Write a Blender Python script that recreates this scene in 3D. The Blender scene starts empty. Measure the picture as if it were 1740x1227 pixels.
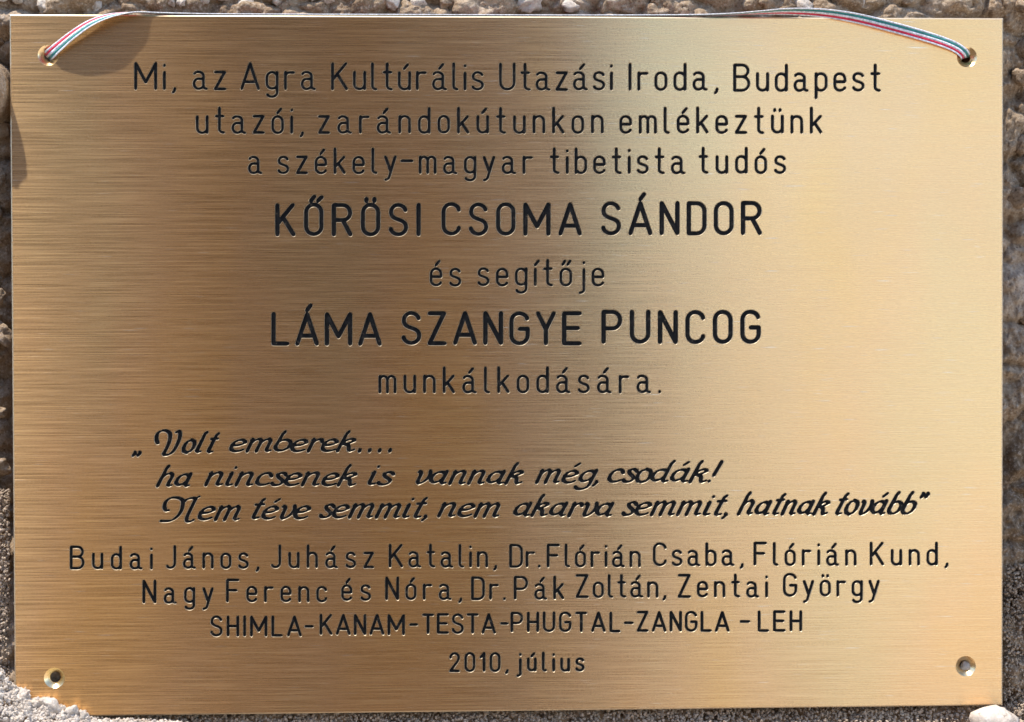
import bpy, math, random
import numpy as np
from mathutils import Vector, Matrix, noise
from mathutils.geometry import delaunay_2d_cdt

random.seed(7)
scene = bpy.context.scene
COL = scene.collection
PI = math.pi
ZC = 1.30                      # height of the plaque's centre above the ground

# ------------------------------------------------------------------ camera
YAW, PITCH, ROLL = -0.04090617, -0.01619991, 0.00324499
CX, CZ, D = -0.0228813, 0.01005602, 0.55098719
PW, PH, PT = 0.300, 0.21024, 0.0020         # plaque width, height, thickness
FPX = 3098.333                              # focal length in photograph pixels
Rm = (Matrix.Rotation(YAW, 3, 'Z') @ Matrix.Rotation(PITCH, 3, 'X') @ Matrix.Rotation(ROLL, 3, 'Y'))
CAM = Vector((CX, -D, CZ + ZC))
cd = bpy.data.cameras.new('camera')
cam = bpy.data.objects.new('camera', cd); COL.objects.link(cam)
cam.matrix_world = Matrix.Translation(CAM) @ (Rm @ Matrix.Rotation(PI/2, 3, 'X')).to_4x4()
cd.sensor_fit = 'HORIZONTAL'; cd.sensor_width = 36.0; cd.lens = FPX/1740*36
cd.clip_start = 0.01; cd.clip_end = 5000
scene.camera = cam

# ------------------------------------------------------------------ daylight
SUN_EL, SUN_AZ = math.radians(67.5), math.radians(-61)   # azimuth from straight behind the camera, negative = left
sun_dir = Vector((math.cos(SUN_EL)*math.sin(SUN_AZ), -math.cos(SUN_EL)*math.cos(SUN_AZ), math.sin(SUN_EL)))
world = bpy.data.worlds.new('World'); scene.world = world; world.use_nodes = True
wn = world.node_tree; wn.nodes.clear()
sky = wn.nodes.new('ShaderNodeTexSky'); sky.sky_type = 'NISHITA'; sky.sun_disc = False
sky.sun_elevation = SUN_EL; sky.sun_rotation = math.atan2(sun_dir.x, sun_dir.y)
sky.air_density = 1.0; sky.dust_density = 5.5; sky.ozone_density = 1.0; sky.altitude = 3500
bg = wn.nodes.new('ShaderNodeBackground'); bg.inputs[1].default_value = 0.15
wo = wn.nodes.new('ShaderNodeOutputWorld')
wn.links.new(sky.outputs[0], bg.inputs[0]); wn.links.new(bg.outputs[0], wo.inputs[0])
sl = bpy.data.lights.new('sun', 'SUN'); sl.energy = 2.0; sl.angle = math.radians(0.5); sl.color = (1.0, 0.955, 0.89)
so = bpy.data.objects.new('sun', sl); COL.objects.link(so)
so.rotation_euler = sun_dir.to_track_quat('Z', 'Y').to_euler()
scene.view_settings.view_transform = 'Standard'; scene.view_settings.look = 'None'
scene.view_settings.gamma = 1.0; scene.view_settings.exposure = 1.70
scene.render.engine = 'CYCLES'

# ------------------------------------------------------------------ helpers
def at(px, py, off=0.0):
    """point of the plane y = -off seen at photograph pixel px, py"""
    d = Rm @ Vector(((px-870)/FPX, 1.0, -(py-613.5)/FPX))
    t = (-off - CAM.y)/d.y
    return CAM + d*t

def mesh_obj(name, verts, faces, mat, parent=None, smooth=False, mats=None, fmat=None):
    me = bpy.data.meshes.new(name); me.from_pydata([tuple(v) for v in verts], [], faces)
    for m in (mats or [mat]): me.materials.append(m)
    if fmat is not None: me.polygons.foreach_set('material_index', fmat)
    if smooth: me.polygons.foreach_set('use_smooth', [True]*len(me.polygons))
    me.update()
    o = bpy.data.objects.new(name, me); COL.objects.link(o)
    if parent: o.parent = parent
    return o

def tag(o, label=None, cat=None, group=None, kind=None):
    if label: o['label'] = label
    if cat: o['category'] = cat
    if group: o['group'] = group
    if kind: o['kind'] = kind
    return o

class NT:
    def __init__(s, name):
        s.m = bpy.data.materials.new(name); s.m.use_nodes = True
        s.t = s.m.node_tree; s.b = s.t.nodes['Principled BSDF']
    def n(s, typ, **kw):
        x = s.t.nodes.new(typ)
        for k, v in kw.items(): setattr(x, k, v)
        return x
    def l(s, a, b): s.t.links.new(a, b)
    def coord(s, scale, loc=(0, 0, 0)):
        tc = s.n('ShaderNodeTexCoord'); mp = s.n('ShaderNodeMapping')
        s.l(tc.outputs['Object'], mp.inputs[0]); mp.inputs['Scale'].default_value = scale; mp.inputs['Location'].default_value = loc
        return mp.outputs[0]
    def noise(s, vec, scale=1.0, detail=2.0, rough=.5):
        x = s.n('ShaderNodeTexNoise'); s.l(vec, x.inputs['Vector'])
        x.inputs['Scale'].default_value = scale; x.inputs['Detail'].default_value = detail; x.inputs['Roughness'].default_value = rough
        return x.outputs[0]
    def ramp(s, fac, stops):
        r = s.n('ShaderNodeValToRGB'); s.l(fac, r.inputs[0]); e = r.color_ramp.elements
        while len(e) < len(stops): e.new(.5)
        for q, (p, c) in zip(e, stops): q.position = p; q.color = (*c, 1) if len(c) == 3 else c
        return r.outputs[0]
    def rng(s, fac, a, b, c, d):
        r = s.n('ShaderNodeMapRange'); s.l(fac, r.inputs[0])
        for i, v in enumerate((a, b, c, d)): r.inputs[i+1].default_value = v
        return r.outputs[0]
    def math(s, op, a, b):
        r = s.n('ShaderNodeMath', operation=op)
        for i, v in enumerate((a, b)):
            if isinstance(v, (int, float)): r.inputs[i].default_value = v
            else: s.l(v, r.inputs[i])
        return r.outputs[0]
    def mix(s, fac, a, b, mode='MIX'):
        r = s.n('ShaderNodeMix', data_type='RGBA', blend_type=mode)
        for sock, v in ((r.inputs[0], fac), (r.inputs[6], a), (r.inputs[7], b)):
            if isinstance(v, (int, float)): sock.default_value = v
            elif isinstance(v, tuple): sock.default_value = (*v, 1)
            else: s.l(v, sock)
        return r.outputs[2]
    def bump(s, h, strength, dist, normal=None):
        b = s.n('ShaderNodeBump'); s.l(h, b.inputs['Height'])
        b.inputs['Strength'].default_value = strength; b.inputs['Distance'].default_value = dist
        if normal: s.l(normal, b.inputs['Normal'])
        return b.outputs[0]

# ------------------------------------------------------------------ materials
BRASS = (0.92, 0.575, 0.27)
def brushed_brass():
    k = NT('brushed_brass'); b = k.b
    b.inputs['Metallic'].default_value = 1.0
    # streaks left by the brushing: long along x, hair thin along z
    fine = k.noise(k.coord((38, 1, 3300)), 1, 2, .6)
    mid = k.noise(k.coord((18, 1, 1700), (3, 0, 7)), 1, 2, .6)
    rare = k.noise(k.coord((110, 1, 1900), (9, 0, 1)), 1, 1, .5)
    grain = k.noise(k.coord((1500, 1, 2600), (1, 0, 4)), 1, 1, .5)
    blotch = k.noise(k.coord((9, 1, 14), (2, 0, 2)), 1, 3, .55)
    h = k.math('ADD', k.math('MULTIPLY', fine, .72), k.math('MULTIPLY', mid, .28))
    nick_glint = k.rng(rare, .68, .78, 0, 1)
    tone = k.rng(h, .34, .66, .86, 1.11)
    tone = k.math('MULTIPLY', tone, k.rng(grain, .3, .7, .95, 1.05))
    tone = k.math('MULTIPLY', tone, k.rng(blotch, .3, .7, .96, 1.04))
    mulc = k.n('ShaderNodeVectorMath', operation='SCALE'); k.l(tone, mulc.inputs[3])
    hue_drift = k.noise(k.coord((13, 1, 5), (4, 0, 1)), 1, 3, .55)
    k.l(k.ramp(hue_drift, [(.36, (.88, .595, .285)), (.50, BRASS), (.64, (.95, .57, .225))]), mulc.inputs[0])  # hue drifts at random between greyish and orange brass
    col = k.mix(k.math('MULTIPLY', nick_glint, .45), mulc.outputs[0], (.98, .86, .68))  # nicks are also bumped; their glint is painted in as paler colour
    k.l(col, b.inputs['Base Color'])
    k.l(k.rng(h, .32, .68, .19, .27), b.inputs['Roughness'])
    b.inputs['Anisotropic'].default_value = 1.0
    tg = k.n('ShaderNodeTangent', direction_type='UV_MAP'); k.l(tg.outputs[0], b.inputs['Tangent'])
    wav = k.noise(k.coord((14, 1, 4.0), (5, 0, 2)), 1, 1, .5)
    n1 = k.bump(wav, 1.0, .00040)
    nrm = k.bump(k.math('ADD', grain, nick_glint), .42, .00003, k.bump(h, .25, .00003, n1)); k.l(nrm, b.inputs['Normal'])
    # beside the fine lobe a broad one from the deeper brush marks
    b2 = k.n('ShaderNodeBsdfPrincipled'); b2.inputs['Metallic'].default_value = 1.0; k.l(col, b2.inputs['Base Color'])
    b2.inputs['Roughness'].default_value = .50; b2.inputs['Anisotropic'].default_value = 1.0; k.l(tg.outputs[0], b2.inputs['Tangent']); k.l(nrm, b2.inputs['Normal'])
    ms = k.n('ShaderNodeMixShader'); k.l(k.rng(h, .32, .68, .12, .42), ms.inputs[0])
    k.l(b.outputs[0], ms.inputs[1]); k.l(b2.outputs[0], ms.inputs[2])
    k.l(ms.outputs[0], k.t.nodes['Material Output'].inputs['Surface'])
    return k.m
def cut_brass(name, c, r):
    k = NT(name); b = k.b
    b.inputs['Metallic'].default_value = 1.0; b.inputs['Base Color'].default_value = (*c, 1)
    b.inputs['Roughness'].default_value = r
    k.l(k.bump(k.noise(k.coord((900, 900, 900)), 1, 2), .4, .0001), b.inputs['Normal'])
    return k.m
def enamel():
    k = NT('black_enamel'); b = k.b
    t = k.noise(k.coord((1100, 1100, 1100)), 1, 4, .65)
    k.l(k.ramp(t, [(.35, (.002, .002, .002)), (.55, (.004, .004, .004)), (.66, (.020, .018, .016)), (.74, (.16, .115, .07))]), b.inputs['Base Color'])
    b.inputs['Roughness'].default_value = .6; b.inputs['Specular IOR Level'].default_value = .15
    k.l(k.bump(k.noise(k.coord((1800, 1800, 1800)), 1, 2), .5, .0002), b.inputs['Normal'])
    return k.m
def rock(name, pal, shift=0.0):
    k = NT(name); b = k.b
    big = k.noise(k.coord((14, 14, 14), (shift, 0, 0)), 1, 4, .6)
    med = k.noise(k.coord((160, 160, 160), (0, shift, 0)), 1, 5, .65)
    grain = k.noise(k.coord((1100, 1100, 1100)), 1, 3, .7)
    c = k.ramp(big, [(.34, pal[0]), (.50, pal[1]), (.66, pal[2])])
    c = k.mix(k.rng(med, .42, .66, 0, .75), c, pal[3])
    c = k.mix(k.rng(grain, .52, .72, 0, .7), c, pal[4])
    c = k.mix(k.rng(grain, .42, .30, 0, .8), c, pal[5])
    k.l(c, b.inputs['Base Color']); b.inputs['Roughness'].default_value = .92
    b.inputs['Specular IOR Level'].default_value = .15
    n1 = k.bump(med, .9, .0012); k.l(k.bump(grain, .8, .0005, n1), b.inputs['Normal'])
    return k.m
M_BRASS, M_CUT, M_ENAMEL = brushed_brass(), cut_brass('cut_brass', (.95, .80, .58), .42), enamel()
M_HOLE = cut_brass('countersink_brass', (.93, .68, .36), .27)
M_ROCK = rock('brown_rock', [(.22, .150, .088), (.34, .245, .155), (.46, .36, .265), (.22, .14, .08), (.60, .50, .39), (.05, .030, .018)])
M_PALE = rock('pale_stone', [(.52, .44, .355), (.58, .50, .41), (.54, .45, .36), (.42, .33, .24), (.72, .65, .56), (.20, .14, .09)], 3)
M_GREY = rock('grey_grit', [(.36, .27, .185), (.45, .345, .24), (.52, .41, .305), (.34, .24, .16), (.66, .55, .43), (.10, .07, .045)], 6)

# ------------------------------------------------------------------ ground and the unseen dark shapes added for the plaque's reflection
def simple(name, col, rough=.95, sc=3, var=.25):
    k = NT(name); t = k.noise(k.coord((sc, sc, sc)), 1, 6, .6)
    lo = tuple(c*(1-var) for c in col); hi = tuple(min(1, c*(1+var)) for c in col)
    k.l(k.ramp(t, [(.3, lo), (.7, hi)]), k.b.inputs['Base Color']); k.b.inputs['Roughness'].default_value = rough
    k.l(k.bump(t, .6, .2/sc), k.b.inputs['Normal'])
    return k.m
gv, gf = [], []
xs = [-400, -60, -15, -5, -2, 0, 2, 5, 15, 60, 400]
for y in xs:
    for x in xs: gv.append((x, y, 0 if abs(x) < 3 and abs(y) < 3 else -.02-.1*abs(noise.noise(Vector((x*.1, y*.1, 0))))))
for j in range(10):
    for i in range(10): q = j*11+i; gf.append((q, q+1, q+12, q+11))
g = mesh_obj('ground', gv, gf, simple('dusty_ground', (.50, .43, .35))); tag(g, kind='structure')
# unseen dark sheet added to darken the plaque's left reflection; pale ground beside it
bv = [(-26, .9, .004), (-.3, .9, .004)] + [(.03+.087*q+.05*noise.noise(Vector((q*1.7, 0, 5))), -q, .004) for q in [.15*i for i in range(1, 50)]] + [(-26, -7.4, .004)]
darkener = mesh_obj('reflection_darkener', bv, [tuple(range(len(bv)))[::-1]], simple('darkener_brown', (.075, .055, .038), .95, 4, .4)); tag(darkener, kind='structure')
def reflection_backdrop():  # unseen brown slope and face added to darken the plaque's left reflection
    v, f = [], []; nx, nz = 90, 60
    for j in range(nz+1):
        for i in range(nx+1):
            u, w = i/nx, j/nz
            top = 6.5 + 4.5*min(1, max(0, (u-.885)/.05))
            z = -0.3+w*top
            xr = .87 - .14*(z-1.3)          # right hand edge falls away to the left as it rises
            x = xr - (1-u)**1.3*26
            p = Vector((x*.55, 0, z*.35)); p2 = Vector((x*1.9, 4, z*.9))
            y = -6.0 - 1.3*noise.fractal(p, 1, 2, 5) - .5*noise.noise(p2) - w*2.2 + 3.6*max(0, 1-(z+.3)/2.6)**1.6
            v.append((x, y, z))
    for j in range(nz):
        for i in range(nx): q = j*(nx+1)+i; f.append((q, q+nx+1, q+nx+2, q+1))
    # give it its thickness: a back sheet and rims
    n = len(v); v += [(x-1.5*(1 if x > -20 else 0), y-5, z) for x, y, z in v]
    for j in range(nz):
        a = j*(nx+1)+nx; f.append((a, a+nx+1, n+a+nx+1, n+a))
    for i in range(nx):
        a = nz*(nx+1)+i; f.append((a, n+a, n+a+1, a+1))
    for j in range(nz):
        for i in range(nx): q = n+j*(nx+1)+i; f.append((q, q+1, q+nx+2, q+nx+1))
    o = mesh_obj('reflection_backdrop', v, f, simple('backdrop_brown', (.085, .05, .027), .95, .9, .5), smooth=True)
    tag(o, kind='structure')
reflection_backdrop()

# ------------------------------------------------------------------ rock face behind the plaque
TL, TR, BR_, BL = Vector((-PW/2, 0, ZC+PH/2)), Vector((PW/2, 0, ZC+PH/2)), Vector((PW/2, 0, ZC-PH/2)), Vector((-PW/2, 0, ZC-PH/2))
def rock_depth(x, z):
    """distance of the rock behind the plaque's front (positive = behind)"""
    p = Vector((x, 0, z))
    a = noise.fractal(p*9, 1.0, 2.1, 4)
    r = abs(noise.noise(p*42+Vector((3, 1, 0))))                       # creases
    v = noise.voronoi(p*Vector((48, 1, 70)) if False else Vector((x*48, 0, z*75)), distance_metric='DISTANCE')[0]
    crack = min(1.0, (v[1]-v[0])*3.0)
    c = noise.fractal(p*260, .8, 2.1, 4)
    y = .0062 - .005*a + .0035*(1-crack)**2 + .004*(.5-min(r*2.2, .5)) - .0016*c
    # left and right of the plaque the rock falls back into shade
    zz = z - ZC
    s = max(0, 1-abs(x+.158)/.016)*(1 if zz < .085 else max(0, 1-(zz-.085)/.02))*max(0, min(1, (zz+.075)/.03))
    y += .012*min(1, s*1.6)
    s = max(0, 1-abs(x-.158)/.014)*(1 if zz < .09 else max(0, 1-(zz-.09)/.02))*max(0, min(1, (zz+.10)/.03))
    y += .0025*min(1, s*1.6)
    # a knob standing forward beside the left edge
    kx, kz = (x+.1575)/.0073, (zz-.083)/.0095
    q = kx*kx+kz*kz
    if q < 1: w_ = (1-q*q)**.35; y = y*(1-w_)-.0054*w_-.0004*c*w_
    # foot of the face swells into a ledge of grit
    if zz < -.112: y -= min(.03, (-.112-zz)*.9)
    inside = abs(x) < PW/2+.0005 and abs(zz) < PH/2+.0005
    if inside: y = max(y, PT+.0012)
    return y
def axis(lo, hi, a, b, c, d_, fine, coarse, far):
    out = []; x = lo
    while x < hi:
        out.append(x)
        if a-.004 <= x < b or c <= x < d_+.004: x += fine
        elif b <= x < c: x += coarse
        else:
            dist = min(abs(x-a), abs(x-d_)); x += min(far, max(fine*1.2, dist*.12))
            if out[-1] < a-.004 < x: x = a-.004
    out.append(hi); return out
ax = axis(-1.6, 1.6, -.160, -.143, .143, .160, .00035, .0007, .05)
az = axis(-1.3, 1.5, -.114, -.098, .098, .112, .00035, .0006, .05)
rv = [(x, rock_depth(x, z+ZC) , z+ZC) for z in az for x in ax]
nx = len(ax)
rf = [(j*nx+i, j*nx+i+1, (j+1)*nx+i+1, (j+1)*nx+i) for j in range(len(az)-1) for i in range(nx-1)]
rock_face = mesh_obj('rock_face', rv, rf, M_ROCK, smooth=True); tag(rock_face, kind='structure')

def lump(seed, sub=3, rough=.28, flat=(1, 1, 1), freq=1.3):
    import bmesh
    bm = bmesh.new(); bmesh.ops.create_icosphere(bm, subdivisions=sub, radius=1)
    off = Vector((seed*7.3, seed*3.1, seed*1.7))
    for v in bm.verts:
        n = v.co.normalized()
        cell = noise.voronoi(n*1.15+off, distance_metric='DISTANCE')[0]
        r = 1 + rough*noise.fractal(n*freq+off, 1, 2, 3) - .22*rough/.28*max(0, .35-(cell[1]-cell[0]))
        v.co = Vector((n.x*r*flat[0], n.y*r*flat[1], n.z*r*flat[2]))
    vs = [v.co.copy() for v in bm.verts]; fs = [[q.index for q in f.verts] for f in bm.faces]
    bm.free(); return vs, fs
NOM = 18*.3/1690       # nominal radius of a stone mesh: 18 photograph pixels
def lump_mesh(name, seed, mat, **k):
    v, f = lump(seed, **k); v = [a*NOM for a in v]; me = bpy.data.meshes.new(name); me.from_pydata([tuple(a) for a in v], [], f)
    me.materials.append(mat); me.polygons.foreach_set('use_smooth', [True]*len(f)); me.update(); return me
# stones bedded in the face round the plaque (parts of the rock face)
stone_pale = [lump_mesh('stone', s, M_PALE, flat=(1, .8, .75), rough=.42) for s in range(5)]
stone_brown = [lump_mesh('stone', s+20, M_ROCK, flat=(1, .7, .8), rough=.42) for s in range(5)]
def bed_stone(px, py, r, dep, pale, par=rock_face):
    p = at(px, py, -dep)
    o = bpy.data.objects.new('stone', random.choice(stone_pale if pale else stone_brown)); COL.objects.link(o)
    o.location = p; o.rotation_euler = [random.uniform(0, 6.28) for _ in range(3)]
    s = r/18; o.scale = (s*random.uniform(.8, 1.35), s, s*random.uniform(.7, 1.1)); o.parent = par
    return o
x = 5
while x < 1740:      # top strip: paler on the left, browner on the right
    r = random.uniform(9, 24)
    bed_stone(x, random.uniform(-14, 12), r, .0060+r*.00010, random.random() < (.85 if x < 700 else .45 if x < 1250 else .35))
    x += r*random.uniform(1.8, 3.6)
y = 60
while y < 1130:      # left and right strips
    r = random.uniform(10, 26)
    bed_stone(random.uniform(-10, 4), y, r, random.uniform(.012, .016), False); y += r*random.uniform(3, 7)
y = 40
while y < 1190:
    r = random.uniform(12, 30)
    bed_stone(random.uniform(1728, 1752), y, r, random.uniform(.010, .014), False); y += r*random.uniform(3, 7)

hole_stone = lump_mesh('stone', 33, M_GREY, flat=(1, .9, 1), rough=.2)
o = bpy.data.objects.new('stone', hole_stone); COL.objects.link(o); hole_stone.materials[0] = M_PALE; o.location = at(1641, 1132, -.0024); o.scale = (.56, .56, .56); o.parent = rock_face

# ------------------------------------------------------------------ lettering: stroke glyphs in units of the cap height
def K(p0, c, p1):
    k = .56
    return (p0[0]+(c[0]-p0[0])*k, p0[1]+(c[1]-p0[1])*k), (p1[0]+(c[0]-p1[0])*k, p1[1]+(c[1]-p1[1])*k), p1
def path(s, seg=5):
    out = []; cur = None; t = s.split(); i = 0
    def bez(a, b, c, d):
        for q in range(1, seg+1):
            u = q/seg; w = 1-u
            cur.append((w**3*a[0]+3*w*w*u*b[0]+3*w*u*u*c[0]+u**3*d[0], w**3*a[1]+3*w*w*u*b[1]+3*w*u*u*c[1]+u**3*d[1]))
    while i < len(t):
        c = t[i]
        nn = {'M': 2, 'L': 2, 'K': 4, 'C': 6}[c]; a = [float(q) for q in t[i+1:i+1+nn]]; i += 1+nn
        if c == 'M': cur = [(a[0], a[1])]; out.append(cur)
        elif c == 'L': cur.append((a[0], a[1]))
        elif c == 'K':
            p0 = cur[-1]; b_, c_, d_ = K(p0, (a[0], a[1]), (a[2], a[3])); bez(p0, b_, c_, d_)
        else: bez(cur[-1], (a[0], a[1]), (a[2], a[3]), (a[4], a[5]))
    return out
G = {
 'o': 'M .2 0 K .4 0 .4 .2 L .4 .46 K .4 .66 .2 .66 K 0 .66 0 .46 L 0 .2 K 0 0 .2 0',
 'n': 'M 0 0 L 0 .66 M 0 .46 K 0 .66 .21 .66 K .4 .66 .4 .46 L .4 0',
 'm': 'M 0 0 L 0 .66 M 0 .5 K 0 .66 .16 .66 K .31 .66 .31 .5 L .31 0 M .31 .5 K .31 .66 .47 .66 K .62 .66 .62 .5 L .62 0',
 'u': 'M 0 .66 L 0 .2 K 0 0 .2 0 K .4 0 .4 .2 M .4 .66 L .4 0',
 'h': 'M 0 0 L 0 1 M 0 .46 K 0 .66 .21 .66 K .4 .66 .4 .46 L .4 0',
 'a': 'M .02 .59 K .05 .66 .17 .66 K .37 .66 .37 .5 L .37 .1 K .37 0 .49 0 M .37 .39 L .17 .39 K 0 .39 0 .2 K 0 0 .17 0 K .33 0 .37 .12',
 'e': 'M 0 .34 L .4 .34 L .4 .46 K .4 .66 .2 .66 K 0 .66 0 .46 L 0 .2 K 0 0 .2 0 K .35 0 .39 .10',
 's': 'M .36 .56 K .34 .66 .19 .66 K .01 .66 .01 .50 C .01 .40 .08 .37 .19 .335 C .31 .30 .38 .26 .38 .16 K .38 0 .19 0 K .03 0 0 .10',
 'z': 'M 0 .66 L .38 .66 L 0 0 L .39 0',
 'r': 'M 0 0 L 0 .66 M 0 .5 K .02 .64 .16 .64 L .32 .64',
 'i': 'M 0 0 L 0 .64 M 0 .90 L 0 .93',
 'l': 'M 0 1 L 0 .12 K 0 0 .14 0',
 't': 'M .13 1 L .13 .13 K .13 0 .30 0 M 0 .66 L .28 .66',
 'd': 'M .4 1 L .4 0 M .4 .46 K .4 .66 .2 .66 K 0 .66 0 .46 L 0 .2 K 0 0 .2 0 K .4 0 .4 .2',
 'b': 'M 0 1 L 0 0 M 0 .46 K 0 .66 .2 .66 K .4 .66 .4 .46 L .4 .2 K .4 0 .2 0 K 0 0 0 .2',
 'p': 'M 0 -.3 L 0 .66 M 0 .46 K 0 .66 .2 .66 K .4 .66 .4 .46 L .4 .2 K .4 0 .2 0 K 0 0 0 .2',
 'g': 'M .4 .66 L .4 -.12 K .4 -.3 .2 -.3 K .05 -.3 .02 -.21 M .4 .46 K .4 .66 .2 .66 K 0 .66 0 .46 L 0 .22 K 0 .02 .2 .02 K .4 .02 .4 .2',
 'k': 'M 0 1 L 0 0 M .37 .66 L 0 .24 M .13 .40 L .39 0',
 'y': 'M 0 .66 L .2 .07 M .4 .66 L .15 -.18 K .11 -.29 .0 -.29',
 'j': 'M .16 .64 L .16 -.18 K .16 -.3 .0 -.3 M .16 .90 L .16 .93',
 ',': 'M .07 .02 L .05 -.08 L 0 -.13', '.': 'M 0 .0 L .0 .03', '-': 'M 0 .37 L .42 .37', '_': 'M 0 .36 L .30 .36',
 'v': 'M 0 .66 L .2 0 L .4 .66', 'c': 'M .39 .52 K .37 .66 .2 .66 K 0 .66 0 .46 L 0 .2 K 0 0 .2 0 K .37 0 .39 .14',
 'M': 'M 0 0 L 0 1 L .39 .25 L .78 1 L .78 0', 'A': 'M 0 0 L .33 1 L .66 0 M .10 .27 L .56 .27',
 'K': 'M 0 0 L 0 1 M .52 1 L .02 .38 M .19 .58 L .55 0', 'U': 'M 0 1 L 0 .26 K 0 0 .27 0 K .54 0 .54 .26 L .54 1',
 'I': 'M 0 0 L 0 1', 'B': 'M 0 0 L 0 1 L .3 1 K .53 1 .53 .77 K .53 .54 .3 .54 L 0 .54 M .3 .54 K .56 .54 .56 .27 K .56 0 .3 0 L 0 0',
 'O': 'M .26 0 K .52 0 .52 .26 L .52 .74 K .52 1 .26 1 K 0 1 0 .74 L 0 .26 K 0 0 .26 0',
 'R': 'M 0 0 L 0 1 L .3 1 K .55 1 .55 .74 K .55 .49 .3 .49 L 0 .49 M .3 .49 L .56 0',
 'S': 'M .50 .82 K .46 1 .25 1 K .01 1 .01 .76 C .01 .60 .10 .56 .26 .50 C .42 .45 .52 .40 .52 .24 K .52 0 .26 0 K .03 0 0 .19',
 'C': 'M .52 .80 K .50 1 .26 1 K 0 1 0 .74 L 0 .26 K 0 0 .26 0 K .50 0 .52 .20',
 'N': 'M 0 0 L 0 1 L .52 0 L .52 1', 'D': 'M 0 0 L 0 1 L .27 1 K .52 1 .52 .74 L .52 .26 K .52 0 .27 0 L 0 0',
 'L': 'M 0 1 L 0 0 L .46 0', 'Z': 'M 0 1 L .48 1 L 0 0 L .50 0',
 'G': 'M .52 .82 K .50 1 .26 1 K 0 1 0 .74 L 0 .26 K 0 0 .27 0 K .54 0 .54 .26 L .54 .48 L .28 .48',
 'Y': 'M 0 1 L .26 .46 L .52 1 M .26 .46 L .26 0', 'E': 'M .52 1 L 0 1 L 0 0 L .52 0 M 0 .51 L .46 .51',
 'P': 'M 0 0 L 0 1 L .3 1 K .55 1 .55 .73 K .55 .45 .3 .45 L 0 .45', 'F': 'M .50 1 L 0 1 L 0 0 M 0 .52 L .42 .52',
 'J': 'M .36 1 L .36 .22 K .36 0 .16 0 K .03 0 0 .09', 'H': 'M 0 0 L 0 1 M .52 0 L .52 1 M 0 .50 L .52 .50',
 'T': 'M 0 1 L .52 1 M .26 1 L .26 0', '2': 'M .01 .76 K .01 1 .25 1 K .47 1 .47 .76 C .47 .58 .36 .5 0 0 L .48 0',
 '0': 'M .24 0 K .48 0 .48 .26 L .48 .74 K .48 1 .24 1 K 0 1 0 .74 L 0 .26 K 0 0 .24 0', '1': 'M 0 .76 L .18 1 L .18 0',
}
def glyph(ch):
    acc = {'á': 'a', 'é': 'e', 'í': 'i', 'ó': 'o', 'ú': 'u', 'Á': 'A', 'ö': 'o', 'Ö': 'O', 'ő': 'o', 'Ő': 'O', 'ü': 'u'}
    if ch in acc:
        p = path(G[acc[ch]]) if ch != 'í' else path('M 0 0 L 0 .64')
        xs_ = [q[0] for l in p for q in l]; c = (min(xs_)+max(xs_))/2; up = ch in 'ÁÖŐ'
        if ch in 'áéíóú': p += [[(c-.01, .80), (c+.13, .97)]]
        elif ch == 'Á': p += [[(c+.0, 1.13), (c+.12, 1.30)]]
        elif ch in 'öü': p += [[(c-.11, .88), (c-.11, .93)], [(c+.11, .88), (c+.11, .93)]]
        elif ch == 'Ö': p += [[(c-.14, 1.13), (c-.14, 1.21)], [(c+.13, 1.13), (c+.13, 1.21)]]
        elif ch == 'ő': p += [[(c-.13, .83), (c-.04, .98)], [(c+.07, .83), (c+.17, .98)]]
        elif ch == 'Ő': p += [[(c-.10, 1.13), (c+.02, 1.28)], [(c+.14, 1.13), (c+.27, 1.26)]]
        return p
    return path(G[ch])
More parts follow.
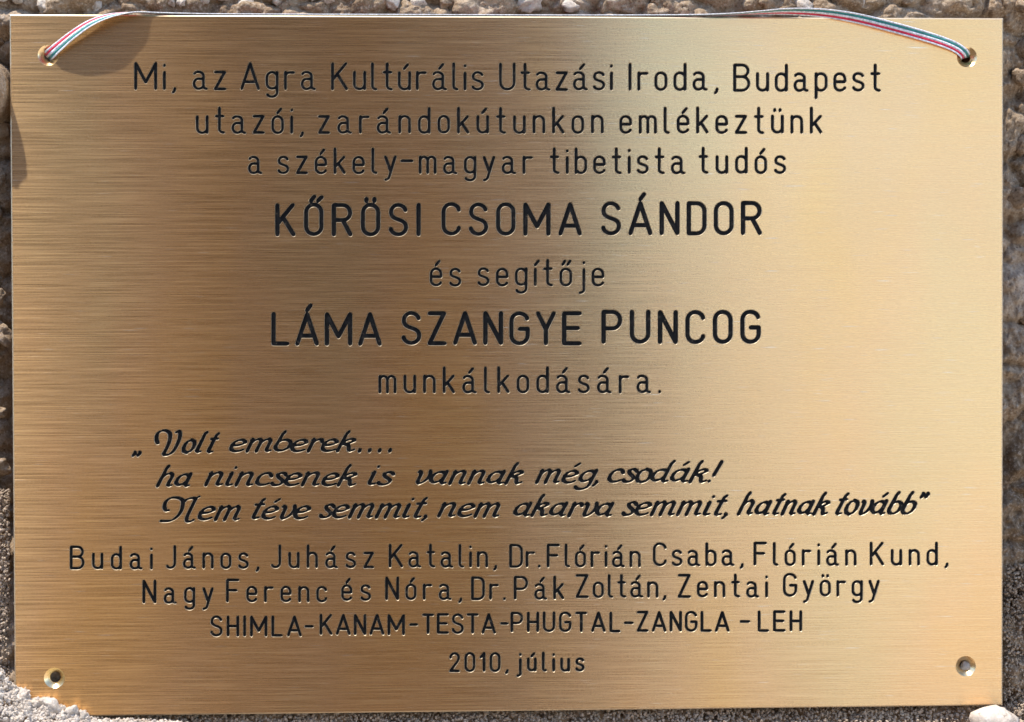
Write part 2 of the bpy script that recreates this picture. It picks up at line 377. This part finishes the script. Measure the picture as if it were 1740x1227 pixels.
# heavy slanted script, drawn upright and sheared; x height .62
S = {
 'a': 'M .34 .50 C .30 .62 .08 .64 .03 .36 C -.02 .02 .22 -.06 .33 .26 M .37 .61 L .34 .14 C .34 .0 .40 -.01 .47 .06',
 'b': 'M .12 1 L .08 .86 L .03 .22 C .04 -.04 .36 -.06 .38 .30 C .39 .62 .16 .68 .05 .42',
 'c': 'M .33 .46 C .32 .66 .06 .66 .03 .34 C .0 -.02 .22 -.06 .36 .10',
 'd': 'M .34 .50 C .30 .62 .08 .64 .03 .36 C -.02 .02 .22 -.06 .33 .26 M .43 1 L .38 .86 L .34 .14 C .34 .0 .40 -.01 .47 .06',
 'e': 'M .04 .30 C .20 .28 .34 .36 .33 .48 C .31 .64 .06 .64 .03 .32 C .0 -.04 .24 -.06 .37 .10',
 'g': 'M .34 .50 C .30 .62 .08 .64 .03 .36 C -.02 .02 .22 -.02 .33 .26 M .37 .61 L .34 -.10 C .32 -.34 .08 -.38 .0 -.22',
 'h': 'M .12 1 L .08 .86 L .03 0 M .05 .36 C .12 .58 .20 .64 .29 .62 C .40 .58 .34 .34 .33 .14 C .33 .0 .40 .0 .46 .06',
 'i': 'M .02 .56 L .07 .61 L .05 .14 C .05 .0 .12 -.01 .19 .06 M .10 .86 L .11 .89',
 'k': 'M .12 1 L .08 .86 L .03 0 M .06 .30 C .16 .36 .36 .44 .34 .56 C .30 .68 .14 .60 .08 .40 M .14 .34 C .26 .34 .28 .20 .29 .10 C .31 -.02 .38 .0 .44 .08',
 'l': 'M .14 1 L .09 .90 L .05 .14 C .05 .0 .12 -.01 .20 .06',
 't': 'M .15 .94 L .10 .84 L .05 .14 C .05 .0 .12 -.01 .20 .06 M -.03 .66 L .19 .68',
 'm': 'M .02 .56 L .07 .61 L .05 0 M .06 .36 C .11 .56 .18 .64 .25 .61 C .32 .58 .29 .40 .28 0 M .29 .36 C .34 .56 .42 .64 .49 .61 C .56 .58 .52 .36 .52 .14 C .52 .0 .58 -.01 .64 .06',
 'n': 'M .02 .56 L .07 .61 L .05 0 M .06 .36 C .12 .56 .20 .64 .28 .61 C .37 .58 .32 .36 .32 .14 C .32 .0 .38 -.01 .45 .06',
 'o': 'M .20 0 C -.03 .0 -.03 .62 .20 .62 C .42 .62 .42 .0 .20 0',
 'r': 'M .02 .56 L .07 .61 L .05 0 M .06 .36 C .10 .56 .20 .66 .28 .58 L .29 .50',
 's': 'M .27 .52 C .24 .63 .09 .65 .08 .50 C .08 .36 .27 .30 .27 .15 C .26 -.03 .07 -.04 .03 .08',
 'v': 'M .01 .56 C .10 .66 .12 .50 .10 .20 C .09 .0 .16 -.02 .22 .04 C .32 .14 .40 .40 .33 .60',
 ',': 'M .05 .04 L .06 -.04 L 0 -.16', '.': 'M 0 .02 L .01 .05', '!': 'M .0 .03 L .01 .06 M .06 .32 L .12 .98',
 '„': 'M .06 -.06 L .07 -.12 L .02 -.22 M .30 -.06 L .31 -.12 L .26 -.22', '”': 'M .06 1.0 L .07 .94 L .02 .82 M .28 1.0 L .29 .94 L .24 .82',
}
def sglyph(ch):
    acc = {'á': 'a', 'é': 'e'}
    p = path(S[acc.get(ch, ch)])
    if ch in acc: p += [[(.20, .80), (.30, .95)]]
    return [[(x+.43*y, y) for x, y in l] for l in p]

def stroke_polys(line, width, closed_tol=1e-6):
    """polyline in px (y down) -> list of convex polygons"""
    pts = [Vector(p) for p in line]
    P = [pts[0]]
    for q in pts[1:]:
        if (q-P[-1]).length > .05: P.append(q)
    if len(P) < 2: P.append(P[0]+Vector((0, -.2)))
    closed = (P[0]-P[-1]).length < .06 and len(P) > 4
    if closed: P = P[:-1]
    n = len(P); polys = []
    def dirv(i): return (P[(i+1) % n]-P[i]).normalized()
    def hw(d): return width(d)/2
    def disc(c, r, m=10):
        polys.append([c+Vector((math.cos(2*PI*k/m+.2), math.sin(2*PI*k/m+.2)))*r for k in range(m)])
    L, Rr = [None]*n, [None]*n; sharp = [False]*n
    for i in range(n):
        if closed or 0 < i < n-1:
            a, b = dirv((i-1) % n), dirv(i); m = (a+b)
            if a.dot(b) < .80: sharp[i] = True; continue
            m.normalize(); nrm = Vector((-m.y, m.x)); r = hw(m)/max(.8, m.dot(a)); L[i] = P[i]+nrm*r; Rr[i] = P[i]-nrm*r
    for i in range(n if closed else n-1):
        j = (i+1) % n; d = dirv(i); nrm = Vector((-d.y, d.x)); r = hw(d)
        a1, a2 = (L[i], Rr[i]) if L[i] is not None else (P[i]+nrm*r, P[i]-nrm*r)
        b1, b2 = (L[j], Rr[j]) if L[j] is not None else (P[j]+nrm*r, P[j]-nrm*r)
        polys.append([a2, b2, b1, a1])
        if sharp[i] or (not closed and i == 0): disc(P[i], r)
        if not closed and i == n-2: disc(P[j], r)
    return polys

# (line label, [words]); a word = text, x left, x right, baseline, cap height (outer, px), stroke px, style
def W(t, a, b, base, h, s=5.0, st='d'): return (t, a, b, base, h, s, st)
LINES = [
 [W('Mi,', 228, 299.5, 153.5, 48.5), W('az', 327, 385, 153.5, 48.5), W('Agra', 408, 537, 153.8, 48.5), W('Kultúrális', 562.5, 822.5, 154, 48.5),
  W('Utazási', 848, 1041.5, 154.2, 48), W('Iroda,', 1068, 1221, 154.5, 48), W('Budapest', 1246, 1497, 156, 48)],
 [W('utazói,', 332.5, 516.5, 228, 47), W('zarándokútunkon', 540, 1026, 227.6, 46.5), W('emlékeztünk', 1052.5, 1397.5, 227.6, 46.5)],
 [W('a', 419.5, 447.5, 296.3, 46), W('székely', 471, 674, 296.3, 46), W('_', 680, 703, 290.5, 46), W('magyar', 711.5, 906, 296.3, 46),
  W('tibetista', 934, 1165, 296, 46), W('tudós', 1187, 1336, 295.8, 46)],
 [W('KŐRÖSI', 467.5, 715, 402, 57.5, 7.5), W('CSOMA', 750, 989, 401, 57.5, 7.3), W('SÁNDOR', 1021.5, 1295, 400, 58.5, 7.3)],
 [W('és', 730, 784, 487.3, 47), W('segítője', 811, 1027, 487, 47)],
 [W('LÁMA', 461, 649, 588, 58, 7.5), W('SZANGYE', 682, 989, 587, 58.5, 7.5), W('PUNCOG', 1022, 1293, 585, 58.5, 7.5)],
 [W('munkálkodására.', 643, 1123.5, 669, 46.5)],
 [W('„', 217, 246, 769.5, 40, 5.6, 's'), W('olt', 309, 374.5, 771.5, 40, 5.6, 'V'), W('emberek', 389.5, 605, 769.5, 39, 5.6, 'E')],
 [W('ha', 264.5, 327, 829, 40, 5.6, 's'), W('nincsenek', 346.5, 607, 827.5, 40, 5.6, 's'), W('is', 625, 671, 826, 40, 5.6, 's'),
  W('vannak', 707, 890, 824.5, 40, 5.6, 's'), W('még,', 909, 1016.5, 823, 40, 5.6, 's'), W('csodák!', 1032.5, 1229.5, 822, 41, 5.6, 's')],
 [W('em', 336, 409, 886, 42, 5.6, 'N'), W('téve', 428, 528, 884, 41, 5.6, 's'), W('semmit,', 542, 728, 882, 41, 5.6, 's'), W('nem', 742.5, 850, 880.5, 41, 5.6, 's'),
  W('akarva', 872.5, 1044, 879.5, 41, 5.6, 's'), W('semmit,', 1056.5, 1238.5, 878, 41, 5.6, 's'), W('hatnak', 1252, 1410.5, 877, 42, 5.6, 's'), W('tovább', 1420, 1558, 877, 43, 5.6, 'Q')],
 [W('Budai', 118.5, 259.5, 968.3, 41, 4.7), W('János,', 281.5, 441, 967.5, 41, 4.7), W('Juhász', 460, 636, 966.3, 41, 4.7), W('Katalin,', 660.5, 845, 965.3, 41, 4.7),
  W('Dr.', 865.3, 918.5, 965, 41, 4.7), W('Flórián', 929, 1089, 964.7, 41, 4.7), W('Csaba,', 1109.5, 1264, 962.5, 41, 4.7), W('Flórián', 1280.5, 1455.5, 962, 41, 4.7), W('Kund,', 1478, 1612, 961.4, 41, 4.7)],
 [W('Nagy', 242, 363, 1026.3, 41, 4.7), W('Ferenc', 384, 556, 1024.2, 41, 4.7), W('és', 579.5, 630.5, 1022, 41, 4.7), W('Nóra,', 654.5, 785.5, 1020.5, 41, 4.7), W('Dr.', 800.5, 859.5, 1020.2, 41, 4.7),
  W('Pák', 873, 959, 1019.5, 41, 4.7), W('Zoltán,', 978, 1132.5, 1016.5, 41, 4.7), W('Zentai', 1151.5, 1305, 1016, 41, 4.7), W('György', 1330.5, 1495, 1014.2, 41, 4.7)],
 [W('SHIMLA', 357, 513, 1082.5, 36.5, 4.7), W('_', 517, 533.5, 1078.5, 36, 4.7), W('KANAM', 543, 688, 1080, 36.5, 4.7), W('_', 695, 710.7, 1075.5, 36, 4.7), W('TESTA', 717, 843, 1077.7, 35.5, 4.7), W('_', 849.5, 864.5, 1073, 36, 4.7),
  W('PHUGTAL', 867.5, 1054.5, 1075, 35.5, 4.7), W('_', 1060, 1077, 1072, 36, 4.7), W('ZANGLA', 1082, 1240, 1074.3, 36, 4.7), W('_', 1257, 1275, 1070, 36, 4.7), W('LEH', 1287.7, 1363, 1074, 36.5, 4.7)],
 [W('2010,', 763, 864.5, 1142.3, 34.5, 4.7), W('július', 877, 993.5, 1142, 34.5, 4.9)],
]
VCAP = [[(235, 112), (229, 92), (234, 62), (256, 44), (285, 42), (308, 58), (308, 92), (296, 130), (280, 162), (272, 182), (296, 184), (325, 166), (349, 128), (366, 84), (368, 54), (358, 44), (344, 52)]]
NCAP = [[(302, 512), (286, 512), (276, 492), (284, 462), (312, 441), (350, 438), (382, 452), (384, 480), (374, 518), (348, 552), (310, 574), (254, 576)],
        [(388, 466), (410, 448), (440, 440), (462, 440), (484, 430)], [(462, 442), (444, 478), (424, 520), (408, 556), (412, 576), (430, 578), (450, 568)]]
def smooth_line(p, n=4):
    out = []
    for i in range(len(p)-1):
        p0 = Vector(p[max(i-1, 0)]); p1 = Vector(p[i]); p2 = Vector(p[i+1]); p3 = Vector(p[min(i+2, len(p)-1)])
        for k in range(n):
            t = k/n
            out.append(tuple(.5*((2*p1)+(p2-p0)*t+(2*p0-5*p1+4*p2-p3)*t*t+(3*p1-p0-3*p2+p3)*t**3)))
    out.append(tuple(p[-1])); return out
def word_lines(w):
    t, x0, x1, base, h, s, st = w
    if st in 'VN':
        return [smooth_line([(200+a/3.48, 720+b/3.48) for a, b in l]) for l in (VCAP if st == 'V' else NCAP)] + word_lines(w[:6]+('s',))
    if st == 'E': return word_lines(w[:6]+('s',)) + [[(x_-.5, 766.9), (x_+.9, 764.0)] for x_ in (611, 628, 645, 662.5)]
    if st == 'Q': return word_lines(w[:6]+('s',)) + word_lines(W('”', 1559.5, 1583, 877, 41, 5.6, 's'))
    sc = h-s; gl = [(sglyph if st == 's' else glyph)(c) for c in t]
    bb = []
    for i, g_ in enumerate(gl):
        xs_ = [q[0] for l in g_ for q in l]
        if st == 's':     # unsheared extents drive the spacing
            xs_ = [q[0]-.43*q[1] for l in g_ for q in l]
        elif t[i] in 'íőéáóúöüÁŐÖ':
            base_c = {'í': 'i', 'ő': 'o', 'é': 'e', 'á': 'a', 'ó': 'o', 'ú': 'u', 'ö': 'o', 'ü': 'u', 'Á': 'A', 'Ő': 'O', 'Ö': 'O'}[t[i]]
            xs_ = [q[0] for l in path(G[base_c]) for q in l]
        bb.append((min(xs_), max(xs_)))
    # solve the gap so that the outer extents match
    XS = 1.0
    def lay(gap):
        out = []; x = 0
        for (a, b), g_, c in zip(bb, gl, t):
            k = XS
            if t == '_': k = (x1-x0-s)/sc/.30
            sh = .43 if st == 's' else 0
            out.append([[((q[0]-sh*q[1]-a)*k*sc+sh*q[1]*sc+x, q[1]*sc) for q in l] for l in g_]); x += (b-a)*k*sc+gap
        return out
    def ext(o):
        xs_ = [q[0] for g_ in o for l in g_ for q in l]; return min(xs_), max(xs_)
    if st == 's' and len(t) > 1:      # the script keeps its letters close together: the width is solved instead
        gap = 8.5 if t == 'olt' else 5.2
        for _ in range(12):
            e0 = ext(lay(gap)); XS *= (x1-x0-s)/(e0[1]-e0[0])
    elif len(t) > 1:
        e0 = ext(lay(0)); gap = ((x1-x0-s)-(e0[1]-e0[0]))/(len(t)-1)
    else: gap = 0
    o = lay(gap); e = ext(o); ox = (x0+s/2)-e[0]+((x1-x0-s)-(e[1]-e[0]))/2
    jit = random.Random(t+str(int(x0)))
    res = []
    for g_ in o:
        dy = jit.uniform(-.4, .4)
        for l in g_: res.append([(q[0]+ox, base-s/2-q[1]+dy) for q in l])
    if len(t) > 3: print('gap %-16s %.1f' % (t.encode('ascii', 'replace').decode(), gap))
    return res

def to_plate(v): p = at(v[0], v[1]); return (p.x, p.z)

plaque = bpy.data.objects.new('memorial_plaque', None); COL.objects.link(plaque); plaque.empty_display_size = .02
plaque.location = (0, 0, ZC-PH/2)
tag(plaque, 'brushed brass memorial plaque with black engraved lettering and four corner holes, fixed to the rock', 'plaque')
def kid(o, par=plaque):     # parent without moving
    o.parent = par; o.matrix_parent_inverse = Matrix.Translation(-par.location); return o

rects = []; plate_tris_v = []; plate_tris_f = []
DEPTH, BEV = .00028, .00016
def hull(p):
    p = sorted(set((round(v.x, 4), round(v.y, 4)) for v in p))
    def half(pp):
        o = []
        for c in pp:
            while len(o) > 1 and (o[-1][0]-o[-2][0])*(c[1]-o[-2][1])-(o[-1][1]-o[-2][1])*(c[0]-o[-2][0]) <= 1e-6: o.pop()
            o.append(c)
        return o[:-1]
    return [Vector(c) for c in half(p)+half(p[::-1])]
def engrave(w):
    t, x0, x1, base, h, s, st = w
    lines = word_lines(w)
    if st in ('s', 'V', 'N', 'Q', 'E'):
        nib = Vector((.93, -.37)).normalized()      # thin direction
        def width(d): return 2.0+s*(.40+.85*abs(d.cross(nib)))
    else:
        def width(d): return s+1.05
    polys = [q for l in lines for q in stroke_polys(l, width)]
    vs = []; fs = []
    allp = [p for q in polys for p in q]
    a, b = min(p.x for p in allp)-.8, max(p.x for p in allp)+.8
    c, d = min(p.y for p in allp)-.8, max(p.y for p in allp)+.8
    for r in rects:
        if a < r[1] and b > r[0] and c < r[3] and d > r[2]: print('OVERLAP', t.encode('ascii', 'replace'), (a, b, c, d), r)
    rects.append((a, b, c, d))
    vs = [Vector((a, c)), Vector((b, c)), Vector((b, d)), Vector((a, d))]; fs = [[0, 1, 2, 3]]
    for q in polys:
        q = hull(q); i0 = len(vs); vs += q; fs.append(list(range(i0, i0+len(q))))
    V, E_, F_, ov, oe, of = delaunay_2d_cdt(vs, [], fs, 0, 1e-3, True)
    inside = [f for f, o in zip(F_, of) if any(k > 0 for k in o)]
    outside = [f for f, o in zip(F_, of) if o and all(k == 0 for k in o)]
    base_i = len(plate_tris_v)
    P2 = [to_plate(v) for v in V]
    plate_tris_v.extend((p[0], 0, p[1]) for p in P2)
    plate_tris_f.extend(tuple(base_i+i for i in f) for f in outside)
    # boundary of the cut and inward direction of each rim vertex
    cnt = {}
    for f in inside:
        for i in range(len(f)): cnt[(f[i], f[(i+1) % len(f)])] = 1
    rim = [e for e in cnt if (e[1], e[0]) not in cnt]
    inw = {}
    for i, j in rim:
        p, q = Vector(P2[i]), Vector(P2[j]); e = (q-p)
        if e.length < 1e-9: continue
        e.normalize(); k = tuple(set(f_ for f_ in ()))
        inw.setdefault(i, []).append(e); inw.setdefault(j, []).append(e)
    # interior lies on a fixed side of each rim edge; find the side from one triangle
    sgn = 0
    for f in inside[:1]:
        A, B, C_ = (Vector(P2[i]) for i in f[:3]); sgn = 1 if (B-A).cross(C_-A) > 0 else -1
    used = sorted({i for f in inside for i in f}); mp = {v: k for k, v in enumerate(used)}
    verts = []
    for v in used:
        x, z = P2[v]
        if v in inw:
            m = Vector((0, 0))
            for e in inw[v]: m += Vector((-e.y, e.x))*sgn
            if m.length > 1e-6:
                m.normalize(); x += m.x*BEV; z += m.y*BEV
        verts.append((x, DEPTH, z))
    n = len(verts); rimv = {}
    for e in rim:
        for v in e:
            if v not in rimv: rimv[v] = n+len(rimv); verts.append((P2[v][0], 0, P2[v][1]))
    faces = [tuple(mp[i] for i in f) for f in inside]; fm = [0]*len(faces)
    for i, j in rim:
        faces.append((mp[i], rimv[i], rimv[j], mp[j])); fm.append(1)
    o = mesh_obj('engraved_word', verts, faces, None, mats=[M_ENAMEL, M_CUT], fmat=fm)
    kid(o)
for L_ in LINES:
    for w in L_: engrave(w)

# plate front between the words, round the holes
IN = .00042
hx = PW/2-IN; hz = PH/2-IN
HOLES = [(82, 94), (1643, 97), (92.5, 1152), (1641, 1132)]
RO, RI, CD = .00310, .00155, .0014
vs, fs = [], []
def addpoly(pts):
    i0 = len(vs); vs.extend(Vector(p) for p in pts); fs.append(list(range(i0, i0+len(pts))))
addpoly([(-hx, ZC-hz), (hx, ZC-hz), (hx, ZC+hz), (-hx, ZC+hz)])
for a, b, c, d in rects: addpoly([to_plate(q) for q in ((a, d), (b, d), (b, c), (a, c))])
hc = [to_plate(q) for q in HOLES]; NS = 40
for cx, cz in hc: addpoly([(cx+RO*math.cos(2*PI*k/NS), cz+RO*math.sin(2*PI*k/NS)) for k in range(NS)])
V, E_, F_, ov, oe, of = delaunay_2d_cdt([v*1000 for v in vs], [], fs, 0, 1e-5, True)
b0 = len(plate_tris_v); plate_tris_v.extend((v.x/1000, 0, v.y/1000) for v in V)
plate_tris_f.extend(tuple(b0+i for i in f) for f, o in zip(F_, of) if o == [0] or tuple(o) == (0,))
fm = [0]*len(plate_tris_f)
# make every front face look towards -y
pf = []
for f in plate_tris_f:
    a, b, c = (plate_tris_v[i] for i in f[:3])
    cr = (b[0]-a[0])*(c[2]-a[2])-(b[2]-a[2])*(c[0]-a[0])
    pf.append(f if cr > 0 else f[::-1])
plate_tris_f = pf
def ring(x_, z_, y_): return [(-x_, y_, ZC-z_), (x_, y_, ZC-z_), (x_, y_, ZC+z_), (-x_, y_, ZC+z_)]
r0, r1, r2 = ring(hx, hz, 0), ring(PW/2, PH/2, IN), ring(PW/2, PH/2, PT)
i0 = len(plate_tris_v); plate_tris_v += r0+r1+r2
for k in range(4):
    m = (k+1) % 4
    for s_ in (0, 4): plate_tris_f.append((i0+s_+k, i0+s_+4+k, i0+s_+4+m, i0+s_+m)); fm.append(1)
vs, fs = [], []
addpoly([(-PW/2, ZC-PH/2), (PW/2, ZC-PH/2), (PW/2, ZC+PH/2), (-PW/2, ZC+PH/2)])
for cx, cz in hc: addpoly([(cx+RI*math.cos(2*PI*k/NS), cz+RI*math.sin(2*PI*k/NS)) for k in range(NS)])
V, E_, F_, ov, oe, of = delaunay_2d_cdt([v*1000 for v in vs], [], fs, 0, 1e-5, True)
b0 = len(plate_tris_v); plate_tris_v.extend((v.x/1000, PT, v.y/1000) for v in V)
for f, o in zip(F_, of):
    if len(o) == 1 and o[0] == 0: plate_tris_f.append(tuple(b0+i for i in f)); fm.append(1)
plate = mesh_obj('plate', plate_tris_v, plate_tris_f, None, mats=[M_BRASS, M_CUT], fmat=fm)
uv = plate.data.uv_layers.new(name='UVMap')
co = np.array(plate_tris_v, dtype=np.float32); li = np.empty(len(plate.data.loops), dtype=np.int32)
plate.data.loops.foreach_get('vertex_index', li)
uvs = np.stack([co[li, 2]*3-3, co[li, 0]*3+.5], 1).astype(np.float32)     # u runs up the plate: blur across the brushing
uv.data.foreach_set('uv', uvs.ravel()); kid(plate)
for cx, cz in hc:
    v, f = [], []
    for (r, y) in ((RO+.00002, -.00001), (RO*.97, .0001), (RI*1.04, CD), (RI, CD+.00008), (RI, PT)):
        v += [(cx+r*math.cos(2*PI*k/NS), y, cz+r*math.sin(2*PI*k/NS)) for k in range(NS)]
    for s_ in range(4):
        for k in range(NS): m = (k+1) % NS; f.append((s_*NS+k, s_*NS+m, (s_+1)*NS+m, (s_+1)*NS+k))
    kid(mesh_obj('countersunk_hole', v, f, M_HOLE, smooth=True))

# ------------------------------------------------------------------ tricolour ribbon
def thread(name, col):
    k = NT(name); b = k.b
    wv = k.noise(k.coord((1500, 1500, 1500)), 1, 3, .65)
    lo = tuple(c*.6 for c in col); hi = tuple(min(1, c*1.15) for c in col)
    k.l(k.ramp(wv, [(.35, lo), (.65, hi)]), b.inputs['Base Color'])
    b.inputs['Roughness'].default_value = .75; b.inputs['Sheen Weight'].default_value = .3
    k.l(k.bump(wv, .8, .0004), b.inputs['Normal'])
    return k.m
M_RED, M_WHITE, M_GREEN = thread('red_thread', (.80, .02, .07)), thread('white_thread', (.90, .88, .90)), thread('green_thread', (.03, .26, .23))
ribbon = bpy.data.objects.new('tricolour_ribbon', None); COL.objects.link(ribbon); ribbon.empty_display_size = .01
ribbon.location = at(92.5, 94)
tag(ribbon, 'narrow red, white and green ribbon threaded through the two upper holes of the plaque', 'ribbon')
# px, py, height off the plate (mm), direction of the red side: screen angle (deg, 0 right, 90 up), tilt out of the plane (deg)
CTRL = [(80, 97, -7, 135, 0), (81, 96, -2.5, 135, 0), (86, 91, .5, 138, 0), (98, 80, 1.8, 136, -12), (122, 60, 3.0, 130, -26), (150, 41, 3.6, 122, -38), (178, 29, 3.3, 112, -52), (206, 23, 1.8, 100, -70), (232, 21, .2, 90, -86),
        (256, 22.2, -1.2, 90, -90), (300, 24, -1.7, 90, -92), (380, 25.3, -1.9, 90, -92), (520, 25.7, -1.9, 90, -90), (700, 26.2, -1.9, 90, -90), (880, 26.9, -1.9, 90, -90), (1060, 27.0, -1.9, 90, -90), (1180, 26.2, -1.6, 90, -90), (1240, 24.4, -.6, 90, -92),
        (1290, 21.5, 1.4, 268, -80), (1340, 19.5, 2.5, 266, -62), (1395, 22, 3.2, 262, -45), (1450, 30, 3.6, 258, -30), (1505, 43, 3.6, 254, -18), (1560, 58, 3.1, 252, -8), (1600, 70.5, 2.4, 250, 0), (1624, 80.5, 1.6, 240, 0), (1637, 90, .5, 222, 0), (1641, 97, -2.5, 200, 0), (1642, 98, -7, 190, 0)]
def catmull(arr, n):
    a = np.array(arr, float); out = []
    for i in range(len(a)-1):
        p0, p1, p2, p3 = a[max(i-1, 0)], a[i], a[i+1], a[min(i+2, len(a)-1)]
        for k in range(n):
            t = k/n; out.append(.5*((2*p1)+(p2-p0)*t+(2*p0-5*p1+4*p2-p3)*t*t+(3*p1-p0-3*p2+p3)*t**3))
    out.append(a[-1]); return out
RW, RT = .0032, .00032
frames = []
raw = []
for i, c in enumerate(CTRL):
    ang, tl = math.radians(c[3]), math.radians(c[4])
    w_ = Vector((math.cos(ang)*math.cos(tl), -math.sin(tl), math.sin(ang)*math.cos(tl)))
    p = at(c[0], c[1], c[2]*(.00047 if c[2] > 0 else .001)); raw.append((*p, *w_))
rs = catmull(raw, 10)
for i, r in enumerate(rs):
    p = Vector(r[:3]); q = Vector(rs[min(i+1, len(rs)-1)][:3])-Vector(rs[max(i-1, 0)][:3]); q.normalize()
    w_ = Vector(r[3:]); w_ = (w_-q*w_.dot(q)).normalized(); frames.append((p, w_, q.cross(w_).normalized()))
def strand(name, c0, c1, mat, th=1.0):
    """one woven stripe: rounded band between c0 and c1 (fractions of the ribbon's width)"""
    v, f = [], []; m = 10
    for i, (p, w_, n_) in enumerate(frames):
        cc = (c0+c1)/2; hwid = (c1-c0)/2
        for k in range(m):
            a = 2*PI*k/m
            v.append(p + w_*((cc-.5)*-RW + hwid*RW*math.cos(a)) + n_*(RT*.5*th*math.sin(a)))
    for i in range(len(frames)-1):
        for k in range(m): q = (k+1) % m; f.append((i*m+k, i*m+q, (i+1)*m+q, (i+1)*m+k))
    o = mesh_obj(name, v, f, mat, smooth=True); kid(o, ribbon); return o
strand('white_edge', 0, .17, M_WHITE); strand('red_stripe', .16, .38, M_RED, 1.15); strand('white_stripe', .37, .61, M_WHITE, 1.2)
strand('green_stripe', .60, .84, M_GREEN, 1.1); strand('white_edge', .83, 1.0, M_WHITE)

# ------------------------------------------------------------------ grit and stones below the plaque
grains = [lump(s+50, sub=1, rough=.5) for s in range(6)]
def grit(name, pts, mat, label, cat):
    v, f = [], []
    for (p, r) in pts:
        gv_, gf_ = random.choice(grains); M = Matrix.Rotation(random.uniform(0, 6.28), 3, Vector((random.uniform(-1, 1), random.uniform(-1, 1), random.uniform(-1, 1))).normalized())
        i0 = len(v); sx, sy, sz = (r*random.uniform(.7, 1.3) for _ in range(3))
        v += [p + M @ Vector((a.x*sx, a.y*sy, a.z*sz)) for a in gv_]; f += [tuple(i0+k for k in q) for q in gf_]
    o = mesh_obj(name, v, f, mat); tag(o, label, cat, kind='stuff'); return o
PXM = .3/1690
def corner_top(px):        # outline of the grit heap across the plaque's lower left corner
    return float(np.interp(px, [-40, 0, 20, 30, 47, 52, 80, 87, 105, 110, 130, 134, 147, 152, 230, 300, 360], [1120, 1140, 1160, 1166, 1172, 1186, 1183, 1194, 1196, 1203, 1200, 1210, 1208, 1219, 1221, 1224, 1236]))
pts = []
for _ in range(5200):
    px = random.uniform(-60, 380); t = corner_top(px); dy = random.random()**1.3*70
    r = random.choice((1.2, 1.8, 2.5, 3.5, 5.5))*random.uniform(.8, 1.2); py = t+r+dy+random.uniform(-2.5, 2)+(0 if px > 15 else random.uniform(-10, 10))
    pts.append((at(px, py, .0012+dy*PXM*.7+random.uniform(0, .0006)), r*PXM))
grit('pale_grit', pts, M_PALE, 'heap of pale sunlit grit over the plaque\'s lower left corner', 'grit')
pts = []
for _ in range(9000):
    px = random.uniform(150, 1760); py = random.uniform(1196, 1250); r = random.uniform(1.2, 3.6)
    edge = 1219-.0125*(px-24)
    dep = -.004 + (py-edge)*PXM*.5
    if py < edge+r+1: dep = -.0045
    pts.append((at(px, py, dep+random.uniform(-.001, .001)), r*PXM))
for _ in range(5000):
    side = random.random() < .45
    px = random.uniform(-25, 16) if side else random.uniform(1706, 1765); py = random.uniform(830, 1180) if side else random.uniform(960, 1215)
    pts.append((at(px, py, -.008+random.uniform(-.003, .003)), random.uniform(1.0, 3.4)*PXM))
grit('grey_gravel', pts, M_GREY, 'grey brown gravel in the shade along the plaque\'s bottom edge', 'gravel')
def stone(px, py, r, off, label, group=None, flat=(1, .8, .85), seed=1, rough=.28, mat=M_PALE, rot=0):
    me = lump_mesh('stone', seed, mat, flat=flat, sub=3, rough=rough)
    o = bpy.data.objects.new('stone', me); COL.objects.link(o); o.location = at(px, py, off); s = r/18; o.scale = (s, s, s)
    o.rotation_euler = (0, rot, 0); tag(o, label, 'stone', group); return o
stone(1690, 1232, 42, .006, 'large rounded pale stone under the plaque\'s lower right corner', flat=(1, .7, .85), seed=71, rough=.22)
HEAP = 'pale stones heaped on the lower left corner'
K_ = dict(rough=.62, group=HEAP)
stone(36, 1183, 13, .0022, 'upright pale stone topmost in the grit heap at the lower left corner', flat=(.75, .8, 1.2), seed=72, rot=.3, **K_)
stone(60, 1196, 10, .0026, 'small pale stone in the heap below and left of the lower left screw hole', flat=(1.2, .8, .8), seed=83, **K_)
stone(84, 1199, 15, .0026, 'largest pale stone in the heap straight below the lower left screw hole', flat=(1.25, .8, .8), seed=74, rot=.5, **K_)
stone(120, 1210, 12, .0024, 'pale broken stone second from the right end of the heap on the corner', flat=(.9, .8, 1.1), seed=85, rot=1.1, **K_)
stone(141, 1216, 9, .0022, 'smallest pale stone at the right end of the heap on the corner', seed=76, flat=(.8, .8, 1.15), **K_)
